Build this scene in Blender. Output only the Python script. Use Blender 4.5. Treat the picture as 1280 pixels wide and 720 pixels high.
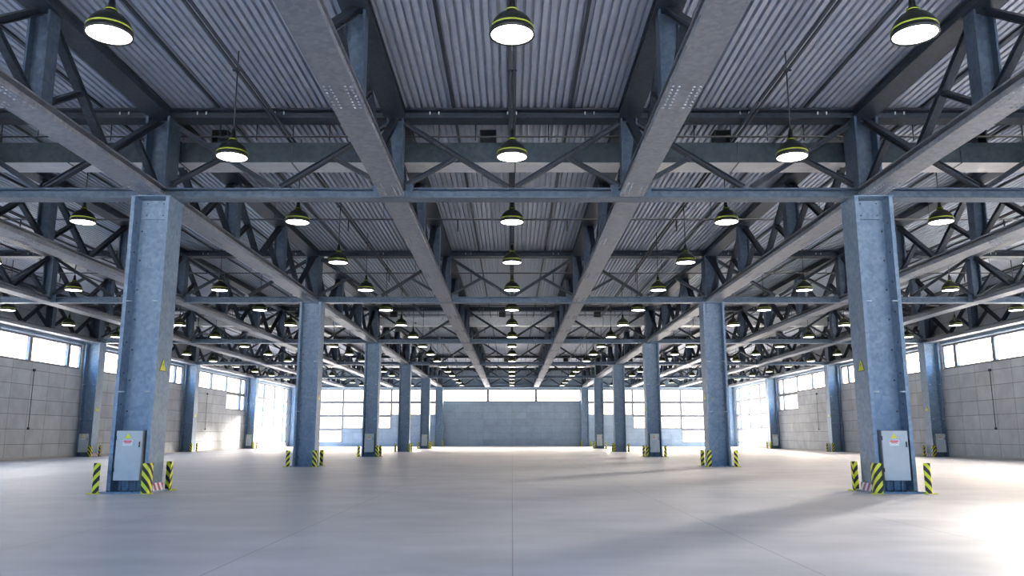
import bpy, bmesh, math, random
from mathutils import Vector, Matrix, Euler
random.seed(7)
for o in list(bpy.data.objects): bpy.data.objects.remove(o)
S = bpy.context.scene
COL = S.collection

# ------------------------------------------------------------------ camera
F_PX = 1011.0
cd = bpy.data.cameras.new('camera'); cam = bpy.data.objects.new('camera', cd); COL.objects.link(cam)
cd.sensor_width = 36; cd.lens = F_PX / 1280 * 36; cd.clip_end = 2000; cd.clip_start = .05
cam.location = (0, 0, 1.63)
cam.rotation_euler = (math.pi / 2 + math.atan(184.5 / F_PX), 0, 0)
S.camera = cam

# ------------------------------------------------------------------ world (bright hazy horizon ahead, blue sky behind the camera)
W = bpy.data.worlds.new('sky'); S.world = W; W.use_nodes = True
nt = W.node_tree; nt.nodes.clear()
tc = nt.nodes.new('ShaderNodeTexCoord'); sep = nt.nodes.new('ShaderNodeSeparateXYZ')
nt.links.new(tc.outputs['Generated'], sep.inputs[0])
dt = nt.nodes.new('ShaderNodeVectorMath'); dt.operation = 'DOT_PRODUCT'; dt.inputs[1].default_value = (.66, .75, 0)
nt.links.new(tc.outputs['Generated'], dt.inputs[0])
mr = nt.nodes.new('ShaderNodeMapRange'); mr.inputs['From Min'].default_value = .68; mr.inputs['From Max'].default_value = -.25
nt.links.new(dt.outputs['Value'], mr.inputs['Value'])
mx = nt.nodes.new('ShaderNodeMix'); mx.data_type = 'RGBA'
nt.links.new(mr.outputs['Result'], mx.inputs['Factor'])
SKY_SUNWARD = (23, 19.4, 15.6, 1); SKY_AWAY = (2.7, 4.2, 6.4, 1); SKY_BEHIND = (1.25, 2.7, 4.9, 1)
mx.inputs['A'].default_value = SKY_SUNWARD; mx.inputs['B'].default_value = SKY_AWAY
bg = nt.nodes.new('ShaderNodeBackground')
el = nt.nodes.new('ShaderNodeMapRange'); el.inputs['From Min'].default_value = .04; el.inputs['From Max'].default_value = .3
el.inputs['To Min'].default_value = .2; el.inputs['To Max'].default_value = 1.95      # sky dimmed near the horizon to keep window rails visible, brighter above for fill
nt.links.new(sep.outputs['Z'], el.inputs['Value']); nt.links.new(el.outputs['Result'], bg.inputs['Strength'])
mb = nt.nodes.new('ShaderNodeMapRange'); mb.inputs['From Min'].default_value = -.15; mb.inputs['From Max'].default_value = -.6
nt.links.new(sep.outputs['Y'], mb.inputs['Value'])
mx2 = nt.nodes.new('ShaderNodeMix'); mx2.data_type = 'RGBA'; mx2.inputs['B'].default_value = SKY_BEHIND
nt.links.new(mb.outputs['Result'], mx2.inputs['Factor']); nt.links.new(mx.outputs['Result'], mx2.inputs['A'])
nt.links.new(mx2.outputs['Result'], bg.inputs['Color'])
wo = nt.nodes.new('ShaderNodeOutputWorld'); nt.links.new(bg.outputs[0], wo.inputs[0])

# ------------------------------------------------------------------ sun, low through the far right windows
SUN_EL = math.radians(9.5)
sd = bpy.data.lights.new('sun', 'SUN'); sun = bpy.data.objects.new('sun', sd); COL.objects.link(sun)
sd.energy = 9.5; sd.color = (1, .93, .84); sd.angle = math.radians(4.0)
h = math.hypot(.77, 1)
sun.rotation_euler = Vector((-.77, -1, -math.tan(SUN_EL) * h)).to_track_quat('-Z', 'Y').to_euler()

S.view_settings.view_transform = 'Standard'; S.view_settings.look = 'None'
S.view_settings.exposure = 0.30; S.view_settings.gamma = 1; S.view_settings.use_curve_mapping = False

# ------------------------------------------------------------------ module of the hall
L = 20.0; D1 = 24.4; X = 11.08; A = X * 2 / 3           # bay length, first column line, column row, truss spacing
PAN = L / 3
ZB0, ZB1 = 8.88, 9.20                                   # bottom chord
ZT0, ZT1 = 11.48, 11.80                                 # top chord
ZC = 11.86                                              # ceiling
XW = 33.9                                              # inner face of the side walls
Y0, YB = -16.0, 125.05
LINES = [D1 + L * k for k in range(6)]
XS = [X / 3 + A * i for i in range(5)]
XL = [-x for x in reversed(XS)] + XS                    # ten truss lines
ORD = ['nearest', 'second', 'third', 'fourth', 'fifth', 'sixth', 'seventh', 'eighth', 'ninth', 'tenth', 'eleventh', 'twelfth', 'thirteenth',
       'fourteenth', 'fifteenth', 'sixteenth', 'seventeenth', 'eighteenth', 'nineteenth']

# ------------------------------------------------------------------ materials
def newmat(name):
    m = bpy.data.materials.new(name); m.use_nodes = True
    return m, m.node_tree, m.node_tree.nodes['Principled BSDF']
def simple(name, col, rough=.5, metal=0.0, emit=None, es=0):
    m, t, b = newmat(name)
    b.inputs['Base Color'].default_value = (*col, 1); b.inputs['Roughness'].default_value = rough; b.inputs['Metallic'].default_value = metal
    if emit: b.inputs['Emission Color'].default_value = (*emit, 1); b.inputs['Emission Strength'].default_value = es
    return m
def N(t, kind, **kw):
    n = t.nodes.new(kind)
    for k, v in kw.items():
        if hasattr(n, k): setattr(n, k, v)
        else: n.inputs[k].default_value = v
    return n
def metalmat(name, c1, c2, rough=.45, metal=.35, scale=3.0, bump=.05, streak=False):
    m, t, b = newmat(name)
    g = N(t, 'ShaderNodeNewGeometry')
    n1 = N(t, 'ShaderNodeTexNoise', Scale=scale, Detail=6.0, Roughness=.65)
    v = N(t, 'ShaderNodeTexVoronoi', Scale=scale * 6)
    t.links.new(g.outputs['Position'], n1.inputs['Vector']); t.links.new(g.outputs['Position'], v.inputs['Vector'])
    mixf = N(t, 'ShaderNodeMix'); mixf.inputs['Factor'].default_value = .35
    sv = N(t, 'ShaderNodeSeparateColor'); t.links.new(v.outputs['Color'], sv.inputs[0])
    t.links.new(n1.outputs['Fac'], mixf.inputs['A']); t.links.new(sv.outputs[0], mixf.inputs['B'])
    r = N(t, 'ShaderNodeValToRGB'); r.color_ramp.elements[0].position = .25; r.color_ramp.elements[1].position = .75
    r.color_ramp.elements[0].color = (*c1, 1); r.color_ramp.elements[1].color = (*c2, 1)
    t.links.new(mixf.outputs['Result'], r.inputs[0]); t.links.new(r.outputs[0], b.inputs['Base Color'])
    rr = N(t, 'ShaderNodeMapRange'); rr.inputs['To Min'].default_value = rough - .1; rr.inputs['To Max'].default_value = rough + .12
    t.links.new(n1.outputs['Fac'], rr.inputs['Value']); t.links.new(rr.outputs[0], b.inputs['Roughness'])
    b.inputs['Metallic'].default_value = metal
    if bump:
        bp = N(t, 'ShaderNodeBump'); bp.inputs['Strength'].default_value = bump; bp.inputs['Distance'].default_value = .05
        t.links.new(n1.outputs['Fac'], bp.inputs['Height']); t.links.new(bp.outputs[0], b.inputs['Normal'])
    return m
GIRD = metalmat('girder_steel', (.17, .185, .22), (.28, .30, .335), .42, .35, 1.6)
CHORD = metalmat('truss_steel', (.055, .085, .13), (.11, .155, .215), .4, .35, 1.6)
STEEL = metalmat('galvanised_steel', (.14, .215, .31), (.25, .34, .445), .42, .35, 1.6)
BRACE = metalmat('brace_steel', (.026, .034, .047), (.06, .076, .10), .45, .35, 2.5)
DECK = metalmat('roof_deck_metal', (.47, .51, .60), (.58, .62, .71), .42, .3, .7, .03)
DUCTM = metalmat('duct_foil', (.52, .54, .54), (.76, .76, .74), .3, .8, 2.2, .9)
DUCTD = metalmat('duct_dark_reflection', (.05, .07, .085), (.09, .12, .14), .35, .5, 1.2, .1)  # dark reflection put into the first duct's colour; the seams share it
DUCTB = metalmat('duct_floor_light', (.66, .66, .66), (.80, .79, .78), .4, .2, .5, 0)  # floor light on the duct underside painted as a bright colour
DARKM = simple('dark_metal', (.05, .055, .065), .5, .4)
PIPEM = simple('dark_pipe_paint', (.06, .065, .08), .45, .2)
SHADE = simple('black_green_enamel', (.010, .012, .010), .35, .1)
BAND = simple('yellow_green_glow', (.30, .36, .03), .4)  # lamp glow through the translucent ring put into this colour
GLOW = simple('lamp_glass', (1, 1, 1), .5, 0, (1.0, .98, .95), 9.0)
CABM = metalmat('cabinet_paint', (.50, .57, .60), (.56, .63, .66), .4, 0, 1.0, 0)
CABE = simple('cabinet_side_paint', (.30, .33, .36), .5)
YEL = simple('yellow_paint', (.80, .80, .02), .4)
BLK = simple('black_paint', (.015, .015, .018), .4)
REDM = simple('red_print', (.65, .06, .10), .5)
WHT = simple('white_sticker', (.85, .86, .88), .5)
KERB = metalmat('kerb_concrete', (.5, .48, .46), (.58, .56, .53), .7, 0, 2.0, 0)
FRAME = metalmat('window_frame_paint', (.15, .165, .19), (.20, .215, .24), .5, .1, 2.0, 0)
def stripes(name, c1, c2, freq, ku=1.0, ky=1.0):
    m, t, b = newmat(name)
    tc = N(t, 'ShaderNodeTexCoord'); s = N(t, 'ShaderNodeSeparateXYZ'); t.links.new(tc.outputs['Object'], s.inputs[0])
    a1 = N(t, 'ShaderNodeMath', operation='ADD'); my = N(t, 'ShaderNodeMath', operation='MULTIPLY'); my.inputs[1].default_value = ky; t.links.new(s.outputs['Y'], my.inputs[0])
    t.links.new(s.outputs['X'], a1.inputs[0]); t.links.new(my.outputs[0], a1.inputs[1])
    mu = N(t, 'ShaderNodeMath', operation='MULTIPLY'); mu.inputs[1].default_value = ku; t.links.new(a1.outputs[0], mu.inputs[0])
    a2 = N(t, 'ShaderNodeMath', operation='ADD'); t.links.new(mu.outputs[0], a2.inputs[0]); t.links.new(s.outputs['Z'], a2.inputs[1])
    m2 = N(t, 'ShaderNodeMath', operation='MULTIPLY'); m2.inputs[1].default_value = freq; t.links.new(a2.outputs[0], m2.inputs[0])
    fr = N(t, 'ShaderNodeMath', operation='FRACT'); t.links.new(m2.outputs[0], fr.inputs[0])
    gt = N(t, 'ShaderNodeMath', operation='GREATER_THAN'); gt.inputs[1].default_value = .5; t.links.new(fr.outputs[0], gt.inputs[0])
    mi = N(t, 'ShaderNodeMix', data_type='RGBA'); mi.inputs['A'].default_value = (*c1, 1); mi.inputs['B'].default_value = (*c2, 1)
    t.links.new(gt.outputs[0], mi.inputs['Factor']); t.links.new(mi.outputs['Result'], b.inputs['Base Color'])
    b.inputs['Roughness'].default_value = .4
    return m
HAZD = {(sx, sy): stripes('yellow_black_stripes', (.83, .83, .02), (.015, .015, .018), 3.5, sx * 1.1, -sx * sy) for sx in (-1, 1) for sy in (-1, 1)}
RW = stripes('red_white_stripes', (.8, .8, .82), (.45, .05, .14), 3.0, 1.2)

def wallmat(name, axis, tint=(1, 1, 1)):
    m, t, b = newmat(name)
    g = N(t, 'ShaderNodeNewGeometry'); s = N(t, 'ShaderNodeSeparateXYZ'); c = N(t, 'ShaderNodeCombineXYZ')
    t.links.new(g.outputs['Position'], s.inputs[0]); t.links.new(s.outputs[axis], c.inputs[0]); t.links.new(s.outputs['Z'], c.inputs[1])
    br = N(t, 'ShaderNodeTexBrick', offset=0.0, squash=1.0)
    for k, v in (('Scale', 1.0), ('Mortar Size', .022), ('Mortar Smooth', .3), ('Brick Width', 2.2), ('Row Height', 1.03), ('Bias', 0.0)): br.inputs[k].default_value = v
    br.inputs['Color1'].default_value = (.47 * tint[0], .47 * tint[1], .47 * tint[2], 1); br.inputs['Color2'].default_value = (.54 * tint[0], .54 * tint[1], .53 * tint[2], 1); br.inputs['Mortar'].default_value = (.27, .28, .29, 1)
    t.links.new(c.outputs[0], br.inputs['Vector'])
    n = N(t, 'ShaderNodeTexNoise', Scale=.8, Detail=8.0, Roughness=.65); t.links.new(g.outputs['Position'], n.inputs['Vector'])
    r = N(t, 'ShaderNodeMapRange'); r.inputs['From Min'].default_value = .3; r.inputs['From Max'].default_value = .7; r.inputs['To Min'].default_value = .82; r.inputs['To Max'].default_value = 1.12
    t.links.new(n.outputs['Fac'], r.inputs[0])
    mu = N(t, 'ShaderNodeMix', data_type='RGBA', blend_type='MULTIPLY'); mu.inputs['Factor'].default_value = 1
    t.links.new(br.outputs['Color'], mu.inputs['A']); t.links.new(r.outputs[0], mu.inputs['B'])
    t.links.new(mu.outputs['Result'], b.inputs['Base Color']); b.inputs['Roughness'].default_value = .7
    bp = N(t, 'ShaderNodeBump'); bp.inputs['Strength'].default_value = .5; bp.inputs['Distance'].default_value = .03; bp.invert = True
    t.links.new(br.outputs['Fac'], bp.inputs['Height']); t.links.new(bp.outputs[0], b.inputs['Normal'])
    return m
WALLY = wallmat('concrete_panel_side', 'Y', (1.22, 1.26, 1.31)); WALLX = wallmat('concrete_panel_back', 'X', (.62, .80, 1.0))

def floormat():
    m, t, b = newmat('polished_concrete')
    g = N(t, 'ShaderNodeNewGeometry')
    mp = N(t, 'ShaderNodeMapping'); mp.inputs['Scale'].default_value = (.45, .75, 1); t.links.new(g.outputs['Position'], mp.inputs['Vector'])
    n = N(t, 'ShaderNodeTexNoise', Scale=1.0, Detail=9.0, Roughness=.55); t.links.new(mp.outputs[0], n.inputs['Vector'])
    n2 = N(t, 'ShaderNodeTexNoise', Scale=.13, Detail=4.0, Roughness=.5); t.links.new(g.outputs['Position'], n2.inputs['Vector'])
    a = N(t, 'ShaderNodeMix'); a.inputs['Factor'].default_value = .35; t.links.new(n.outputs['Fac'], a.inputs['A']); t.links.new(n2.outputs['Fac'], a.inputs['B'])
    r = N(t, 'ShaderNodeValToRGB'); e = r.color_ramp.elements; e[0].position = .38; e[1].position = .62
    e[0].color = (.47, .48, .505, 1); e[1].color = (.66, .655, .68, 1)
    t.links.new(a.outputs['Result'], r.inputs[0])
    # saw-cut joints
    s = N(t, 'ShaderNodeSeparateXYZ'); t.links.new(g.outputs['Position'], s.inputs[0])
    def joint(out, period, w, off):
        a1 = N(t, 'ShaderNodeMath', operation='ADD'); a1.inputs[1].default_value = off + period * 50; t.links.new(out, a1.inputs[0])
        mo = N(t, 'ShaderNodeMath', operation='MODULO'); mo.inputs[1].default_value = period; t.links.new(a1.outputs[0], mo.inputs[0])
        lt = N(t, 'ShaderNodeMath', operation='LESS_THAN'); lt.inputs[1].default_value = w; t.links.new(mo.outputs[0], lt.inputs[0])
        return lt.outputs[0]
    j1 = joint(s.outputs['X'], X / 3, .016, 0.0); j2 = joint(s.outputs['Y'], L / 2, .025, -4.4)
    mxx = N(t, 'ShaderNodeMath', operation='MAXIMUM'); t.links.new(j1, mxx.inputs[0]); t.links.new(j2, mxx.inputs[1])
    mf = N(t, 'ShaderNodeMath', operation='MULTIPLY'); mf.inputs[1].default_value = .55; t.links.new(mxx.outputs[0], mf.inputs[0])
    mi = N(t, 'ShaderNodeMix', data_type='RGBA'); mi.inputs['B'].default_value = (.12, .12, .13, 1)
    t.links.new(mf.outputs[0], mi.inputs['Factor']); t.links.new(r.outputs[0], mi.inputs['A']); t.links.new(mi.outputs['Result'], b.inputs['Base Color'])
    rr = N(t, 'ShaderNodeMapRange'); rr.inputs['From Min'].default_value = .3; rr.inputs['From Max'].default_value = .7
    rr.inputs['To Min'].default_value = .38; rr.inputs['To Max'].default_value = .54
    t.links.new(n.outputs['Fac'], rr.inputs[0]); t.links.new(rr.outputs[0], b.inputs['Roughness'])
    bp = N(t, 'ShaderNodeBump'); bp.inputs['Strength'].default_value = .04; bp.inputs['Distance'].default_value = .01
    t.links.new(n.outputs['Fac'], bp.inputs['Height']); t.links.new(bp.outputs[0], b.inputs['Normal'])
    b.inputs['Specular IOR Level'].default_value = .22
    return m
FLOOR = floormat()
GROUND = metalmat('outside_paving', (.5, .49, .47), (.62, .61, .58), .8, 0, .3, 0)
m, t, b = newmat('window_glass'); t.nodes.remove(b)
tr = N(t, 'ShaderNodeBsdfTransparent'); gl = N(t, 'ShaderNodeBsdfGlossy'); gl.inputs['Roughness'].default_value = .05
lw = N(t, 'ShaderNodeLayerWeight'); pw = N(t, 'ShaderNodeMath', operation='POWER'); pw.inputs[1].default_value = 4; t.links.new(lw.outputs['Facing'], pw.inputs[0])
fr = N(t, 'ShaderNodeMath', operation='MULTIPLY_ADD'); fr.inputs[1].default_value = .22; fr.inputs[2].default_value = .03; t.links.new(pw.outputs[0], fr.inputs[0]); ms = N(t, 'ShaderNodeMixShader')
t.links.new(fr.outputs[0], ms.inputs[0]); t.links.new(tr.outputs[0], ms.inputs[1]); t.links.new(gl.outputs[0], ms.inputs[2])
t.links.new(ms.outputs[0], t.nodes['Material Output'].inputs[0]); GLASS = m

# ------------------------------------------------------------------ mesh helpers
class MB:
    def __init__(s): s.v = []; s.f = []; s.sm = []
    def quadbox(s, P):
        n = len(s.v); s.v += [tuple(p) for p in P]
        for f in ((0, 3, 2, 1), (4, 5, 6, 7), (0, 1, 5, 4), (1, 2, 6, 5), (2, 3, 7, 6), (3, 0, 4, 7)):
            s.f.append(tuple(n + i for i in f)); s.sm.append(False)
        return s
    def box(s, x0, x1, y0, y1, z0, z1):
        return s.quadbox([(x0, y0, z0), (x1, y0, z0), (x1, y1, z0), (x0, y1, z0), (x0, y0, z1), (x1, y0, z1), (x1, y1, z1), (x0, y1, z1)])
    def bar(s, p, q, w, d, side=Vector((0, 1, 0)), off=(0, 0)):
        """bar from p to q, w across along `side`, d along the third direction, shifted by off"""
        p = Vector(p); q = Vector(q); ax = (q - p).normalized(); sd = (side - ax * side.dot(ax)).normalized(); up = ax.cross(sd)
        o = sd * off[0] + up * off[1]; P = []
        for e in (p, q):
            for a, b in ((-1, -1), (1, -1), (1, 1), (-1, 1)): P.append(e + o + sd * a * w / 2 + up * b * d / 2)
        return s.quadbox(P)
    def ibar(s, p, q, w, d, t, side=Vector((0, 1, 0))):
        """channel/I section: web perpendicular to `side`, flanges of width w"""
        s.bar(p, q, w, t, side, (0, d / 2 - t / 2)); s.bar(p, q, w, t, side, (0, -d / 2 + t / 2)); s.bar(p, q, t, d - 2 * t, side)
        return s
    def tube(s, p, q, r, n=10):
        p = Vector(p); q = Vector(q); ax = (q - p).normalized(); a = ax.orthogonal().normalized(); b = ax.cross(a); k = len(s.v)
        for e in (p, q):
            for i in range(n):
                an = 2 * math.pi * i / n; s.v.append(tuple(e + (a * math.cos(an) + b * math.sin(an)) * r))
        for i in range(n): s.f.append((k + i, k + (i + 1) % n, k + n + (i + 1) % n, k + n + i)); s.sm.append(True)
        s.f.append(tuple(k + n - 1 - i for i in range(n))); s.sm.append(False); s.f.append(tuple(k + n + i for i in range(n))); s.sm.append(False)
        return s
    def lathe(s, prof, n=28, cap0=False, cap1=False):
        k = len(s.v)
        for r, z in prof:
            for i in range(n): an = 2 * math.pi * i / n; s.v.append((r * math.cos(an), r * math.sin(an), z))
        for j in range(len(prof) - 1):
            for i in range(n):
                s.f.append((k + j * n + i, k + j * n + (i + 1) % n, k + (j + 1) * n + (i + 1) % n, k + (j + 1) * n + i)); s.sm.append(True)
        if cap0: s.f.append(tuple(k + n - 1 - i for i in range(n))); s.sm.append(False)
        if cap1: m_ = k + (len(prof) - 1) * n; s.f.append(tuple(m_ + i for i in range(n))); s.sm.append(False)
        return s
    def rivet(s, c, r, nrm):
        """a domed bolt head"""
        c = Vector(c); nrm = Vector(nrm).normalized(); a = nrm.orthogonal().normalized(); b = nrm.cross(a); k = len(s.v); n = 6
        for rr, hh in ((r, 0), (r * .75, r * .6)):
            for i in range(n): an = 2 * math.pi * i / n; s.v.append(tuple(c + (a * math.cos(an) + b * math.sin(an)) * rr + nrm * hh))
        for i in range(n): s.f.append((k + i, k + (i + 1) % n, k + n + (i + 1) % n, k + n + i)); s.sm.append(False)
        s.f.append(tuple(k + n + i for i in range(n))); s.sm.append(False)
        return s
    def mesh(s, name, mat):
        me = bpy.data.meshes.new(name); me.from_pydata(s.v, [], s.f); me.materials.append(mat)
        for p, q in zip(me.polygons, s.sm): p.use_smooth = q
        me.update(); return me
    def build(s, name, mat, parent=None, loc=(0, 0, 0)): return put(name, s.mesh(name, mat), parent, loc)
def put(name, me, parent=None, loc=(0, 0, 0), rz=0):
    o = bpy.data.objects.new(name, me); COL.objects.link(o); o.location = loc; o.rotation_euler.z = rz
    if parent: o.parent = parent
    return o
def tag(o, label, cat, group=None, kind=None):
    if label: o['label'] = label
    if cat: o['category'] = cat
    if group: o['group'] = group
    if kind: o['kind'] = kind
    return o
def thing(name, label, cat, loc=(0, 0, 0), group=None, rz=0):
    o = bpy.data.objects.new(name, None); COL.objects.link(o); o.location = loc; o.rotation_euler.z = rz; o.empty_display_size = .3
    return tag(o, label, cat, group)
def struct(name, mb, mat, label, cat):
    o = mb.build(name, mat); return tag(o, label, cat, None, 'structure')
def copy_tree(o, parent=None):
    c = o.copy(); COL.objects.link(c); c.parent = parent
    for ch in list(o.children): copy_tree(ch, c)
    return c

# ------------------------------------------------------------------ room shell
struct('floor', MB().box(-XW - .4, XW + .4, Y0, YB + .4, -.3, 0), FLOOR, 'polished grey concrete floor with saw-cut joints', 'floor')
g = MB().box(-400, 400, -300, 500, -.6, -.32); struct('ground', g, GROUND, 'pale paving outside the hall windows', 'ground')
# corrugated deck, ribs running away from the camera
cm = MB(); x = -XW - .2; pitch = .21; prof = []
while x < XW + .2:
    prof += [(x, 0), (x + .125, 0), (x + .13, .135), (x + .205, .135)]; x += pitch
ys = [Y0] + [D1 + L * k for k in range(-1, 6)] + [YB + .3]
for (ya, yb) in [(Y0, YB + .3)]:
    k = len(cm.v)
    for (px, pz) in prof: cm.v += [(px, ya, ZC + pz), (px, yb, ZC + pz)]
    for i in range(len(prof) - 1): cm.f.append((k + 2 * i, k + 2 * i + 1, k + 2 * i + 3, k + 2 * i + 2)); cm.sm.append(False)
cl = struct('ceiling', cm, DECK, 'corrugated metal roof deck above the trusses', 'ceiling')
struct('roof_light_block', MB().box(-XW - .5, XW + .5, Y0 - .2, YB + .5, ZC + .14, ZC + .5), DARKM, 'unseen roof slab over the corrugated deck, added to block light', 'roof')  # unseen slab, added over the deck to block light

ROWS = [(6.73, 8.63), (4.68, 6.55), (2.64, 4.50), (.60, 2.46)]
RAILZ = .18
def build_wall(name, matw, u0, u1, spans, place, label):
    """spans: list of (ua, ub, rows, mullion u list); everything else is solid"""
    zs = sorted({0.0, ZC + .1} | {z for r in ROWS for z in r}); us = sorted({u0, u1} | {s[0] for s in spans} | {s[1] for s in spans})
    w = MB()
    for ua, ub in zip(us, us[1:]):
        rows = [r for s in spans if s[0] <= ua and s[1] >= ub for r in s[2]]
        openz = [ROWS[r] for r in rows]
        z = 0.0
        lo = sorted(openz)
        # rails between two open rows belong to the window frame, so merge them
        merged = []
        for a in lo:
            if merged and a[0] - merged[-1][1] < .3: merged[-1] = (merged[-1][0], a[1])
            else: merged.append(a)
        for a in merged: w.box(*place(ua, ub, z, a[0])); z = a[1]
        w.box(*place(ua, ub, z, ZC + .1))
    return struct(name, w, matw, label, 'wall')
WN = [0]
def build_window(place, ua, ub, rows, mull, label):
    WN[0] += 1
    zs = sorted(ROWS[r] for r in rows); z0 = zs[0][0]; z1 = zs[-1][1]; f = MB()
    t_ = .14
    f.box(*place(ua, ua + t_, z0, z1, .06, .24)); f.box(*place(ub - t_, ub, z0, z1, .06, .24))
    f.box(*place(ua + t_, ub - t_, z0, z0 + t_, .06, .24)); f.box(*place(ua + t_, ub - t_, z1 - t_, z1, .06, .24))
    for a, b_ in zip(zs, zs[1:]): f.box(*place(ua + t_, ub - t_, a[1] - .08, b_[0] + .08, .0, .3))
    for m_ in mull:
        if ua + .3 < m_ < ub - .3: f.box(*place(m_ - .18, m_ + .18, z0 + t_, z1 - t_, .04, .26))
    o = struct('window_%d' % WN[0], f, FRAME, label, 'window')
    gp = MB(); gp.box(*place(ua + .02, ub - .02, z0 + .02, z1 - .02, .13, .14)); gp.build('glass', GLASS, o)
    return o
def side(sgn):
    nm = 'left' if sgn < 0 else 'right'
    def place(ua, ub, z0, z1, d0=0.0, d1=.3):
        a, b_ = sgn * (XW + d0), sgn * (XW + d1); return (min(a, b_), max(a, b_), ua, ub, z0, z1)
    wins = []; e = .72
    for k in range(-2, 5):
        ya = D1 + L * k + e; yb = D1 + L * (k + 1) - e; c = (ya + yb) / 2; mu = [c - 7.5, c - 2.5, c + 2.5, c + 7.5]
        if ya < Y0: ya = Y0 + .5
        far = {-2: 'behind the viewer', -1: 'beside the viewer', 0: 'in the nearest bay', 1: 'in the second bay', 2: 'in the third bay', 3: 'in the fourth bay', 4: 'in the farthest bay'}[k]
        if k in (-1, 0):  # unseen bays, glazed taller to let in side light
            wins.append((ya, yb, [0, 1, 2, 3] if sgn > 0 and k == 0 else [0, 1], mu, 'tall glazed window wall %s of the %s side' % (far, nm)))
        elif k in (-2, 1, 2):
            wins.append((ya, yb, [0], mu, 'high strip window %s of the %s wall' % (far, nm)))
        elif k == 3:
            s_ = c + 2.5; wins.append((ya, s_, [0], mu, 'high strip window near part %s of the %s wall' % (far, nm)))
            wins.append((s_, yb, [0, 1], mu, 'two-row window far part %s of the %s wall' % (far, nm)))
        else:
            s_ = c + 2.5; wins.append((ya, s_, [0, 1, 2], mu, 'three-row gridded window %s of the %s wall' % (far, nm)))
            wins.append((s_, yb, [0, 1, 2, 3], mu, 'full-height gridded window at the far corner of the %s wall' % nm))
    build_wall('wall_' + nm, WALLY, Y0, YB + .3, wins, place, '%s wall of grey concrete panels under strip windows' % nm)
    for w in wins: build_window(place, w[0], w[1], w[2], w[3], w[4])
side(-1); side(1)
def placeb(ua, ub, z0, z1, d0=0.0, d1=.3): return (ua, ub, YB + d0, YB + d1, z0, z1)
bw = []
e = .72
bw.append((-X + .55, X - .55, [0], [-X / 3, X / 3], 'high strip window in the middle of the back wall'))
for s_, nm in ((-1, 'left'), (1, 'right')):
    for a, b_, rows, txt in ((X + .55, 5 * X / 3 - .0, [0, 1], 'two-row window beside the middle'), (5 * X / 3, 7 * X / 3, [0, 1, 2], 'three-row window'), (7 * X / 3, 3 * X - .4, [0, 1, 2, 3], 'four-row corner window')):
        ua, ub = sorted((s_ * a, s_ * b_)); bw.append((ua, ub, rows, [], '%s of the back wall, %s side' % (txt, nm)))
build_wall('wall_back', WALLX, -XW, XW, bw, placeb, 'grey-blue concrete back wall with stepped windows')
for w in bw: build_window(placeb, w[0], w[1], w[2], w[3], w[4])
fw = MB().box(-XW, XW, Y0 - .3, Y0, 8.4, ZC + .1).box(-XW, -31, Y0 - .3, Y0, 0, 8.4).box(31, XW, Y0 - .3, Y0, 0, 8.4)  # unseen wall, its opening sized to let in sky light from behind
struct('wall_front', fw, WALLX, 'unseen concrete wall behind the viewer, gate opening sized for sky light', 'wall')
for s_, nm in ((-1, 'left'), (1, 'right')):
    kb = MB()
    for k in range(-1, 5):
        a, b_ = sorted((s_ * (XW - .12), s_ * XW)); kb.box(a, b_, D1 + L * k + .8, D1 + L * (k + 1) - .8, 0, .16)
    tb = struct('baseboard_' + nm, kb, KERB, 'pale kerb along the foot of the %s wall' % nm, 'baseboard')
kb = MB().box(-X + .8, X - .8, YB - .12, YB, 0, .14); struct('baseboard_back', kb, KERB, 'low kerb along the foot of the back wall', 'baseboard')
for s_, nm in ((-1, 'left'), (1, 'right')):   # rail beam above the side windows
    kb = MB()
    for k in range(-1, 5):
        a, b_ = sorted((s_ * (XW - .22), s_ * XW)); ya, yb = D1 + L * k + .8, D1 + L * (k + 1) - .8
        kb.box(a, b_, ya, yb, 8.66, 8.72); kb.box(a, b_, ya, yb, 8.84, 8.87); a2, b2 = sorted((s_ * (XW - .1), s_ * XW)); kb.box(a2, b2, ya, yb, 8.72, 8.84)
    struct('trim_' + nm, kb, STEEL, 'steel rail beam above the windows of the %s wall' % nm, 'trim')

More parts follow.
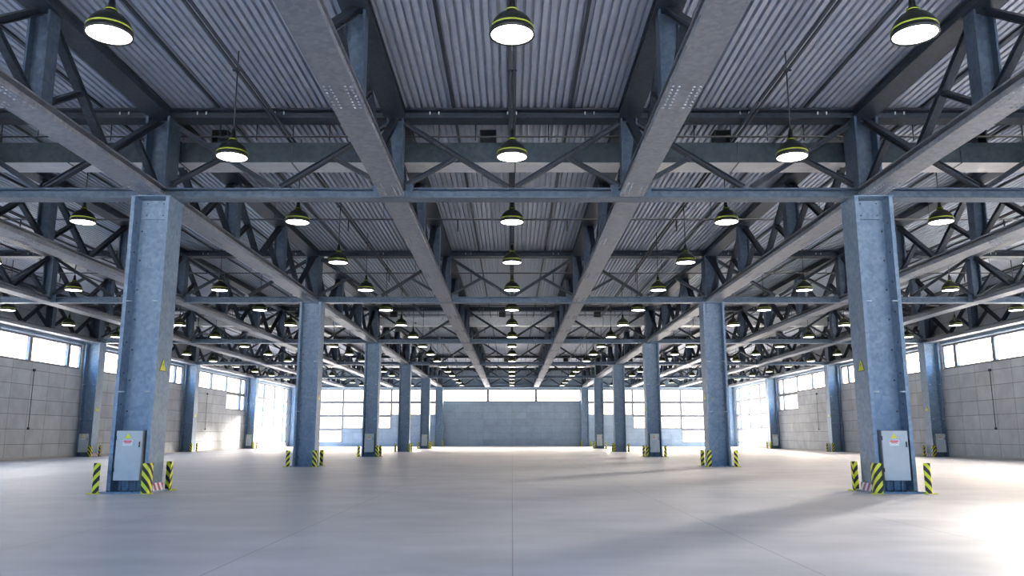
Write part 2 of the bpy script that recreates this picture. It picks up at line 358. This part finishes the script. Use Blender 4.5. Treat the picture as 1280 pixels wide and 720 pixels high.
# ------------------------------------------------------------------ columns
CW, CD = 1.16, 1.02; FT = .11
def colmeshes():
    out = {}
    H = ZB0 - .03
    out['web'] = MB().box(-CW / 2 + FT, CW / 2 - FT, -.03, .03, .05, H).mesh('web', STEEL)
    out['flange_l'] = MB().box(-CW / 2, -CW / 2 + FT, -CD / 2, CD / 2, .05, H).mesh('flange', STEEL)
    out['flange_r'] = MB().box(CW / 2 - FT, CW / 2, -CD / 2, CD / 2, .05, H).mesh('flange', STEEL)
    out['base_plate'] = MB().box(-.72, .72, -.68, .68, 0, .05).mesh('base_plate', STEEL)
    out['cap_plate'] = MB().box(-CW / 2 - .03, CW / 2 + .03, -CD / 2 - .03, CD / 2 + .03, H, ZB0 - .002).mesh('cap_plate', STEEL)
    cl_ = MB()
    for s_ in (-1, 1): cl_.box(-.33, .33, min(s_ * .03, s_ * .11), max(s_ * .03, s_ * .11), H - .62, H - .02)
    out['splice_plate'] = cl_.mesh('splice_plate', STEEL)
    b_ = MB()
    for s_ in (-1, 1):
        xx = s_ * (CW / 2 - FT - .075)
        z = .5
        while z < H - .7:
            b_.rivet((xx, -.03, z), .03, (0, -1, 0)); b_.rivet((s_ * (CW / 2 - FT), -.3, z + .2), .03, (-s_, 0, 0)); z += .92
        for yy in (-.6, .6):
            for xx2 in (-.5, -.2, .2, .5): b_.rivet((xx2, yy * .98, .05), .04, (0, 0, 1))
    for xx in (-.25, .25):
        for zz in (H - .12, H - .5): b_.rivet((xx, -.11, zz), .025, (0, -1, 0))
    out['bolts'] = b_.mesh('bolt_heads', DARKM)
    bk = MB()
    for z in (2.9, 5.6): 
        for s_ in (-1, 1): bk.tube((s_ * (CW / 2 - FT), -.50, z), (s_ * (CW / 2 - FT - .16), -.50, z), .02, 6)
    out['conduit_clip'] = bk.mesh('conduit_clip', CABM)
    return out
CM = colmeshes()
def column(x, y, label):
    t = thing('steel_column', label, 'column', (x, y, 0), 'steel columns of the hall')
    put('web', CM['web'], t); put('flange', CM['flange_l'], t); put('flange', CM['flange_r'], t)
    put('base_plate', CM['base_plate'], t); put('cap_plate', CM['cap_plate'], t); put('splice_plate', CM['splice_plate'], t)
    put('bolt_heads', CM['bolts'], t); put('conduit_clip', CM['conduit_clip'], t)
    return t
CABH = 1.40
def cabinet_meshes():
    o = {}
    o['body'] = MB().box(-.38, .38, -.13, .22, .36, .36 + CABH + .02).mesh('body', CABE)
    o['door'] = MB().box(-.37, .37, -.165, -.132, .37, .36 + CABH).mesh('door', CABM)
    o['handle'] = MB().box(.30, .33, -.195, -.166, 1.30, 1.46).mesh('handle', BLK)
    h_ = MB()
    h_.tube((-.375, -.165, 0), (-.375, -.165, .12), .018, 8)
    o['hinge'] = h_.mesh('hinge', DARKM)
    tri = MB(); k = 0
    def prism(pts, y0, y1):
        n = len(pts); b0 = len(tri.v); tri.v += [(p[0], y0, p[1]) for p in pts] + [(p[0], y1, p[1]) for p in pts]
        tri.f.append(tuple(b0 + i for i in range(n))); tri.f.append(tuple(b0 + n + n - 1 - i for i in range(n)))
        for i in range(n): j = (i + 1) % n; tri.f.append((b0 + j, b0 + i, b0 + n + i, b0 + n + j))
        tri.sm += [False] * (n + 2)
    prism([(-.12, 1.55), (.06, 1.55), (-.03, 1.70)], -.171, -.166); o['warn'] = tri.mesh('warning_sticker', YEL)
    o['label'] = MB().box(-.17, .11, -.170, -.166, 1.34, 1.51).mesh('notice_sticker', WHT)
    r_ = MB(); r_.box(-.15, .09, -.173, -.1705, 1.455, 1.49); r_.box(-.12, .06, -.173, -.1705, 1.415, 1.440)
    o['print'] = r_.mesh('red_print_lines', REDM)
    o['cable'] = MB().tube((0, .05, .05), (0, .05, .36), .035, 10).mesh('cable_pipe', STEEL)
    return o
CB = cabinet_meshes()
def cabinet(x, y, label):
    t = thing('electrical_cabinet', label, 'cabinet', (x, y, 0), 'electrical cabinets at the column feet')
    put('body', CB['body'], t); d = put('door', CB['door'], t)
    for n, k in (('handle', 'handle'), ('warning_sticker', 'warn'), ('notice_sticker', 'label')): put(n, CB[k], d)
    put('red_print', CB['print'], d)
    for z in (.6, 1.5): put('hinge', CB['hinge'], d, (0, 0, z))
    for xx in (-.24, -.02, .2): put('cable_pipe', CB['cable'], t, (xx, 0, 0))
def guard_meshes():
    o = {}; h_ = .86
    for sx in (-1, 1):
        for sy in (-1, 1):
            m_ = MB(); pts = []                      # curved corner guard hugging the column corner
            w, r, th = .22, .08, .03
            path = [(w, 0)] + [(r - r * math.sin(a), r - r * math.cos(a)) for a in [i * math.pi / 2 / 5 for i in range(6)]] + [(0, w)]
            inner = [(w, th)] + [(r - (r - th) * math.sin(a), r - (r - th) * math.cos(a)) for a in [i * math.pi / 2 / 5 for i in range(6)]] + [(th, w)]
            n = len(path); b0 = 0
            for z in (.02, h_):
                for p in path + inner: m_.v.append((-sx * (p[0] - .1), -sy * (p[1] - .1), z))
            for i in range(n - 1):
                m_.f.append((i, i + 1, 2 * n + i + 1, 2 * n + i)); m_.f.append((n + i + 1, n + i, 3 * n + i, 3 * n + i + 1)); m_.f.append((2 * n + i, 2 * n + i + 1, 3 * n + i + 1, 3 * n + i)); m_.sm += [False] * 3
            m_.f.append((0, 2 * n, 3 * n, n)); m_.f.append((n - 1, 2 * n - 1, 4 * n - 1, 3 * n - 1)); m_.sm += [False, False]
            me = m_.mesh('guard_shell', HAZD[(sx, sy)]); bm_ = bmesh.new(); bm_.from_mesh(me); bmesh.ops.recalc_face_normals(bm_, faces=bm_.faces); bm_.to_mesh(me); bm_.free()
            o[(sx, sy)] = me
            f_ = MB(); a, b_ = sorted((sx * .06, sx * .22)); c, d = sorted((sy * .02, sy * .14)); f_.box(a, b_, c, d, 0, .025)
            f_.box(-.10, .10, -.10, .10, 0, .02); f_.rivet((sx * .17, sy * .08, .025), .025, (0, 0, 1))
            o[(sx, sy, 'f')] = f_.mesh('foot_plate', YEL)
    return o
GM = guard_meshes()
def guard(x, y, sx, sy, label):
    t = thing('corner_guard', label, 'guard', (x, y, 0), 'striped corner guards round the columns')
    put('shell', GM[(sx, sy)], t); put('foot_plate', GM[(sx, sy, 'f')], t)
KM = MB(); KM.box(-.02, .02, -.34, .34, 0, .27); KM = KM.mesh('kick_board', RW)
sgt = MB()
def warn_sign(x, y, z, sgn, label):
    """yellow triangle on the flange face that looks along sgn*x"""
    t = thing('warning_sign', label, 'sign', (x, y, z), 'yellow warning triangles on the columns')
    for nm, mt, sc, d0, d1 in (('border', BLK, 1.0, 0, .008), ('face', YEL, .9, .008, .012)):
        m_ = MB(); a = .22 * sc; hh = .38 * sc; zc = .0
        pts = [(-a, -hh * .5), (a, -hh * .5), (0, hh * .5)]
        m_.v = [(sgn * d0, p[0], p[1]) for p in pts] + [(sgn * d1, p[0], p[1]) for p in pts]
        m_.f = [(0, 1, 2), (5, 4, 3), (0, 3, 4, 1), (1, 4, 5, 2), (2, 5, 3, 0)]; m_.sm = [False] * 5; m_.build(nm, mt, t)
    m_ = MB(); P = [(0.03, .09), (-.03, 0.0), (.0, .0), (-.02, -.10), (.035, .02), (.0, .02)]
    m_.v = [(sgn * .0125, p[0], p[1]) for p in P] + [(sgn * .0145, p[0], p[1]) for p in P]
    m_.f = [tuple(range(6)), tuple(range(11, 5, -1))] + [(i, (i + 1) % 6, 6 + (i + 1) % 6, 6 + i) for i in range(6)]; m_.sm = [False] * 8
    m_.build('lightning_symbol', BLK, t)

for k, y in enumerate(LINES):
    for x in (-3 * X, -X, X, 3 * X):
        s_ = -1 if x < 0 else 1; nm = 'left' if s_ < 0 else 'right'; inner = abs(x) < 15
        if not inner and k == 0 and s_ < 0: pass
        where = ('%s %s inner-row column' % (ORD[k], nm)) if inner else ('%s column along the %s wall' % (ORD[k], nm))
        column(x, y, 'blue-grey riveted steel H column, the %s' % where)
        if k % 2 == 0: cabinet(x - s_ * .02, y - .47, 'pale grey electrical cabinet at the foot of the %s' % where)
        for sx in (-1, 1):
            for sy in (-1, 1):
                if not inner and sx == s_: continue        # the wall side has no room for a guard
                if k == 5 and sy == 1: continue
                if inner and sx == s_ and sy == 1: continue    # hidden behind the column
                ox = .68 if sx == -s_ else .76
                if not inner: ox = .68
                guard(x + sx * ox, y + sy * (.74 if sy < 0 else .72), sx, sy, 'black-yellow guard at the %s %s corner of the %s' % ('front' if sy < 0 else 'rear', 'inner' if sx == -s_ else 'outer', where))
        if k % 2 == 0:
            o = put('kick_board', KM, None, (x - s_ * (CW / 2 + .09), y, 0)); tag(o, 'red and white striped low board beside the %s' % where, 'board', 'striped low boards at the column feet')
        if k in (0, 1, 2, 3): warn_sign(x - s_ * CW / 2, y - .05, 3.72, -s_, 'yellow warning triangle on the %s' % where)

# ------------------------------------------------------------------ transverse trusses
def hvert(w, d, t):       # H section, web facing the camera
    zz0, zz1 = ZB1, ZT0
    return MB().box(-w / 2, -w / 2 + t, -d / 2, d / 2, zz0, zz1).box(w / 2 - t, w / 2, -d / 2, d / 2, zz0, zz1).box(-w / 2 + t, w / 2 - t, -.02, .02, zz0, zz1)
VBIG = hvert(.74, .9, .07).mesh('vertical', CHORD); VMED = hvert(.52, .52, .05).mesh('vertical', CHORD); VSM = hvert(.5, .46, .05).mesh('vertical', CHORD)
hp = A / 2; hl = PAN / 2
def brace(p, q, side, w, d, name, mat=BRACE): return MB().ibar(p, q, w, d, .025, side).mesh(name, mat)
zl, zt = ZB1 + .04, ZT0 - .08
def fourdiag(half, axis, w, d):
    out = {}
    v = (lambda a, z: (a, 0, z)) if axis == 'x' else (lambda a, z: (0, a, z))
    side = Vector((0, 1, 0)) if axis == 'x' else Vector((1, 0, 0))
    e = .28
    for s_ in (-1, 1):
        T = (s_ * (half - e), zt); Bm = (s_ * .12, zl + .05)
        out[('m', s_)] = brace(v(*T), v(*Bm), side, w, d, 'diagonal')
        Mx = ((T[0] + Bm[0]) / 2, (T[1] + Bm[1]) / 2 - d * .55); Bo = (s_ * (half - e), zl + .08)
        out[('s', s_)] = brace(v(*Bo), v(*Mx), side, w * .85, d * .85, 'sub_diagonal')
    return out
DX = fourdiag(hp, 'x', .20, .15); DY = fourdiag(hl, 'y', .22, .17)
CLIP = MB().box(-.02, .02, -.01, .01, -.05, .05).mesh('cable_clip', CABM)
GUS = MB(); GUS.box(-.62, -.40, -.29, -.262, ZB0 + .0, ZB1 + .10); GUS.box(.40, .62, -.29, -.262, ZB0 + .0, ZB1 + .10); GUS.box(-.40, .40, -.29, -.262, ZB0 + .01, ZB0 + .22)
for xx in (-.55, -.47, .47, .55):
    for zz in (ZB0 + .08, ZB0 + .2, ZB0 + .32): GUS.rivet((xx, -.29, zz), .022, (0, -1, 0))
GUS = GUS.mesh('gusset_plate', CHORD)
SPAN = XW - .02
for k, y in enumerate(LINES):
    t = thing('transverse_truss', 'steel truss spanning the hall over the %s line of columns' % ORD[k], 'truss', (0, y, 0), 'roof trusses across the hall')
    c = MB()
    c.box(-SPAN, SPAN, -.26, .26, ZB0, ZB0 + .045); c.box(-SPAN, SPAN, -.26, .26, ZB1 - .045, ZB1); c.box(-SPAN, SPAN, -.05, .05, ZB0 + .045, ZB1 - .045)
    for xl in XL:
        for i in range(5):
            for s_ in (-1, 1):
                for yy in (-.2, .2): c.rivet((xl + s_ * (.5 + .13 * i), yy, ZB0), .022, (0, 0, -1))
    c.build('bottom_chord', CHORD, t)
    c = MB(); c.box(-SPAN, SPAN, -.3, .3, ZT0, ZT0 + .05); c.box(-SPAN, SPAN, -.3, .3, ZT1 - .05, ZT1); c.box(-SPAN, SPAN, -.05, .05, ZT0 + .05, ZT1 - .05)
    c.build('top_chord', BRACE, t)
    for xl in XL:
        onc = abs(abs(xl) - X) < .1 or abs(abs(xl) - 3 * X) < .1
        put('vertical', VBIG if onc else VMED, t, (xl, 0, 0))
        if not onc: put('gusset_plate', GUS, t, (xl, 0, 0))
    for xa, xb in zip(XL, XL[1:]):
        for key, me in DX.items(): put('diagonal' if key[0] == 'm' else 'sub_diagonal', me, t, ((xa + xb) / 2, 0, 0))
    for i in range(-13, 14):                                   # little bright clips on the top chord
        for o_ in (-.14, .14): put('cable_clip', CLIP, t, (i * 2.444 + o_, -.31, ZT0 + .15))

# ------------------------------------------------------------------ longitudinal trusses
names = ['along the left wall', 'fourth left of the middle', 'third left of the middle', 'over the inner left columns', 'just left of the middle',
         'just right of the middle', 'over the inner right columns', 'third right of the middle', 'fourth right of the middle', 'along the right wall']
BW = .72
for xi, xl in enumerate(XL):
    t = thing('long_truss', 'riveted steel girder truss running away %s' % names[xi], 'truss', (xl, 0, 0), 'roof trusses along the hall')
    b_ = MB(); tp = MB(); rv = MB(); ysn = [Y0 + .1] + [D1 - L] + LINES
    for ya, yb in zip(ysn, ysn[1:]):
        a = ya + (.305 if ya > Y0 + 1 else 0); c = yb - .305
        b_.box(-BW / 2, BW / 2, a, c, ZB0 + .01, ZB0 + .15); b_.box(-.16, .16, a, c, ZB0 + .15, ZB1 - .04); b_.box(-BW / 2, BW / 2, a, c, ZB1 - .04, ZB1)
        tp.box(-.34, .34, a, c, ZT0 + .01, ZT0 + .05); tp.box(-.34, .34, a, c, ZT1 - .05, ZT1 - .005); tp.box(-.28, .28, a, c, ZT0 + .05, ZT1 - .05)
        for j in range(3):
            yc = yb - L + PAN * (j + .5) if False else yb - PAN * j
            for i in range(8):
                yy = yc - .55 - .16 * i
                if a < yy < c:
                    for s_ in (-1, 1):
                        rv.rivet((s_ * .29, yy, ZB0 + .01), .034, (0, 0, -1)); rv.rivet((s_ * .16, yy, ZB0 + .01), .034, (0, 0, -1))
        yy = a + .3
        while yy < c:
            for s_ in (-1, 1): rv.rivet((s_ * (BW / 2), yy, ZB0 + .08), .024, (s_, 0, 0))
            yy += .55
    b_.build('bottom_chord', GIRD, t); tp.build('top_chord', BRACE, t); rv.build('rivets', GIRD, t)
    for k in range(-1, 6):
        for j in range(3):
            y = D1 + L * k - L + PAN * j
            if y < -4: continue
            if j: put('vertical', VSM, t, (0, y, 0))
            if y > -3:
                for key, me in DY.items(): put('diagonal' if key[0] == 'm' else 'sub_diagonal', me, t, (0, y + hl, 0))

# ------------------------------------------------------------------ rails and pipes under the deck
BAYX = [A * i for i in range(-4, 5)]
bayname = ['at the left wall', 'third left of the middle', 'second left of the middle', 'first left of the middle', 'in the middle', 'first right of the middle', 'second right of the middle', 'third right of the middle', 'at the right wall']
for i, xb in enumerate(BAYX):
    m_ = MB(); zc_ = 11.36
    m_.tube((-.07, -2, zc_), (-.07, 124, zc_), .045, 8); m_.tube((.07, -2, zc_), (.07, 124, zc_), .045, 8)
    o = m_.build('conduit_pair', PIPEM, None, (xb, 0, 0)); tag(o, 'pair of dark conduits under the deck, lamp row %s' % bayname[i], 'pipe', 'conduits over the lamp rows')
    if i == 0:
        hg = MB(); hg.box(-.13, .13, -.04, .04, zc_ - .07, zc_ - .045); hg.box(-.012, .012, -.02, .02, zc_ - .05, ZC); HG = hg.mesh('hanger', DARKM)
    for q in range(-1, 17): put('hanger', HG, o, (0, 13.75 + 6.62 * q, 0))
    for s_ in (-1, 1):
        r_ = MB(); 
        for ya, yb in zip([Y0] + [D1 - L] + LINES, [D1 - L] + LINES + [YB]):
            r_.box(-.015, .015, ya + .31, yb - .31, ZC - .06, ZC); r_.box(-.045, .045, ya + .31, yb - .31, ZC - .07, ZC - .06)
        o = r_.build('deck_rail', BRACE, None, (xb + s_ * A / 4, 0, 0)); tag(o, 'thin steel rail under the deck, %s of the lamp row %s' % ('left' if s_ < 0 else 'right', bayname[i]), 'rail', 'thin rails under the roof deck')
for n in range(8):
    y = 33.5 + 11.6 * n
    if y > 123: break
    if any(abs(y - l) < .5 for l in LINES): y += 1
    m_ = MB().tube((-XW + .1, 0, 10.72), (XW - .1, 0, 10.72), .035, 8)
    o = m_.build('sprinkler_pipe', PIPEM, None, (0, y, 0)); tag(o, 'thin dark pipe running across the hall, %s from the viewer' % ORD[n], 'pipe', 'thin pipes across the hall')
    if n == 0:
        DP = MB().tube((0, 0, 10.2), (0, 0, 10.70), .03, 6).mesh('drop_pipe', PIPEM); HR = MB().tube((0, 0, 10.74), (0, 0, ZC), .012, 5).mesh('hanger_rod', DARKM)
    for i in range(-7, 7): put('drop_pipe', DP, o, (2.35 + 4.67 * i, 0, 0)); put('hanger_rod', HR, o, (3.85 + 4.67 * i, 0, 0))

# ------------------------------------------------------------------ ducts
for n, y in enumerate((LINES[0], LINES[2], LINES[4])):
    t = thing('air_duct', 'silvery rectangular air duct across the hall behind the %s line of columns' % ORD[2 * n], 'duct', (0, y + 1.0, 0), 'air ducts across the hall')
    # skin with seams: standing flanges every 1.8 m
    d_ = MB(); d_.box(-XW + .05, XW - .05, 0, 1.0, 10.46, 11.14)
    d_.build('duct_body', DUCTM if n else DUCTD, t); x = -XW + 1.0  # first duct darkened to stand for its dark reflection
    if n == 0: MB().box(-XW + .05, XW - .05, .01, .99, 10.445, 10.459).build('painted_floor_light', DUCTB, t)  # added sheet with the floor light put into its colour
    if n == 0: FS = MB().box(-.02, .02, -.03, 1.03, 10.43, 11.17).mesh('flange_seam', DUCTD)
    while x < XW - 1: put('flange_seam', FS, t, (x, 0, 0)); x += 3.667
    hp_ = MB().tube((-XW + .1, -.12, 11.3), (XW - .1, -.12, 11.3), .03, 8)
    x = -32.4
    while x < 32.6: hp_.tube((x, -.12, 11.17), (x, -.12, ZC), .02, 5); x += 1.2
    hp_.build('hanger_rods', DARKM, t)
    for xb in (-9.7, -.8, 7.0, 15.5, -17.5, 24.5):
        r_ = MB(); r_.box(xb - .27, xb - .24, .1, .6, 11.14, 11.6); r_.box(xb + .24, xb + .27, .1, .6, 11.14, 11.6); r_.box(xb - .24, xb + .24, .57, .6, 11.14, 11.6); r_.box(xb - .27, xb + .27, .1, .6, 11.6, 11.63)
        r_.build('vent_box', DARKM, t)

# ------------------------------------------------------------------ pendant lamps
def make_lamp():
    t = thing('pendant_lamp', 'x', 'lamp', (0, 0, 8.95), 'dome pendant lamps under the roof')
    sh = MB(); sh.lathe([(.385, .01), (.415, .0), (.415, .05), (.395, .16), (.34, .28), (.25, .38), (.15, .44), (.11, .46), (.11, .53), (.07, .56), (.05, .72), (.03, .80)], 32, False, True)
    sh.lathe([(.385, .01), (.375, .12), (.32, .25), (.2, .36), (.05, .41)], 32)
    sh.build('shade', SHADE, t)
    b_ = MB(); b_.lathe([(.404, .115), (.410, .12), (.400, .152), (.392, .150)], 32); b_.lathe([(.108, .49), (.116, .495), (.116, .512), (.108, .517)], 24); b_.build('painted_glow_band', BAND, t)  # glow of the ring painted on as yellow-green
    gl = MB(); gl.lathe([(.384, .022), (.34, .016), (.2, .010), (.02, .008)], 32, False, True); gl.build('diffuser', GLOW, t)
    r_ = MB().tube((0, 0, .80), (0, 0, 2.47), .018, 8); r_.build('hanging_rod', DARKM, t)
    return t
proto = make_lamp(); first = True
rown = ['far left lamp row by the wall', 'third lamp row left of the middle', 'second lamp row left of the middle', 'first lamp row left of the middle', 'middle lamp row',
        'first lamp row right of the middle', 'second lamp row right of the middle', 'third lamp row right of the middle', 'far right lamp row by the wall']
for i, xb in enumerate(BAYX):
    idx = 0
    for q in range(17):
        y = 13.75 + 6.62 * q
        zc_ = y * .9836 + 7.3 * .178
        if abs(xb) * 1011 / zc_ > 690: continue
        o = proto if first else copy_tree(proto); first = False
        o.location = (xb, y, 8.84); o['label'] = 'lit black dome pendant lamp, %s in the %s' % (ORD[idx], rown[i]); idx += 1

# ------------------------------------------------------------------ wall conduits
for s_, nm in ((-1, 'left'), (1, 'right')):
    for j, (y, z0) in enumerate(((57.4, 2.2), (52.3, 3.0), (77.3, 2.4), (90.5, 2.4))):
        m_ = MB(); m_.tube((0, 0, z0), (0, 0, 6.1), .022, 6); m_.box(-.05, .05, -.07, .07, z0 - .16, z0); m_.box(-.06, .06, -.09, .09, 6.1, 6.28)
        o = m_.build('wall_conduit', DARKM, None, (s_ * (XW - .07), y, 0))
        tag(o, 'thin dark conduit hanging down the %s wall, %s from the viewer' % (nm, ORD[[1, 0, 2, 3][j]]), 'conduit', 'conduits on the side walls')
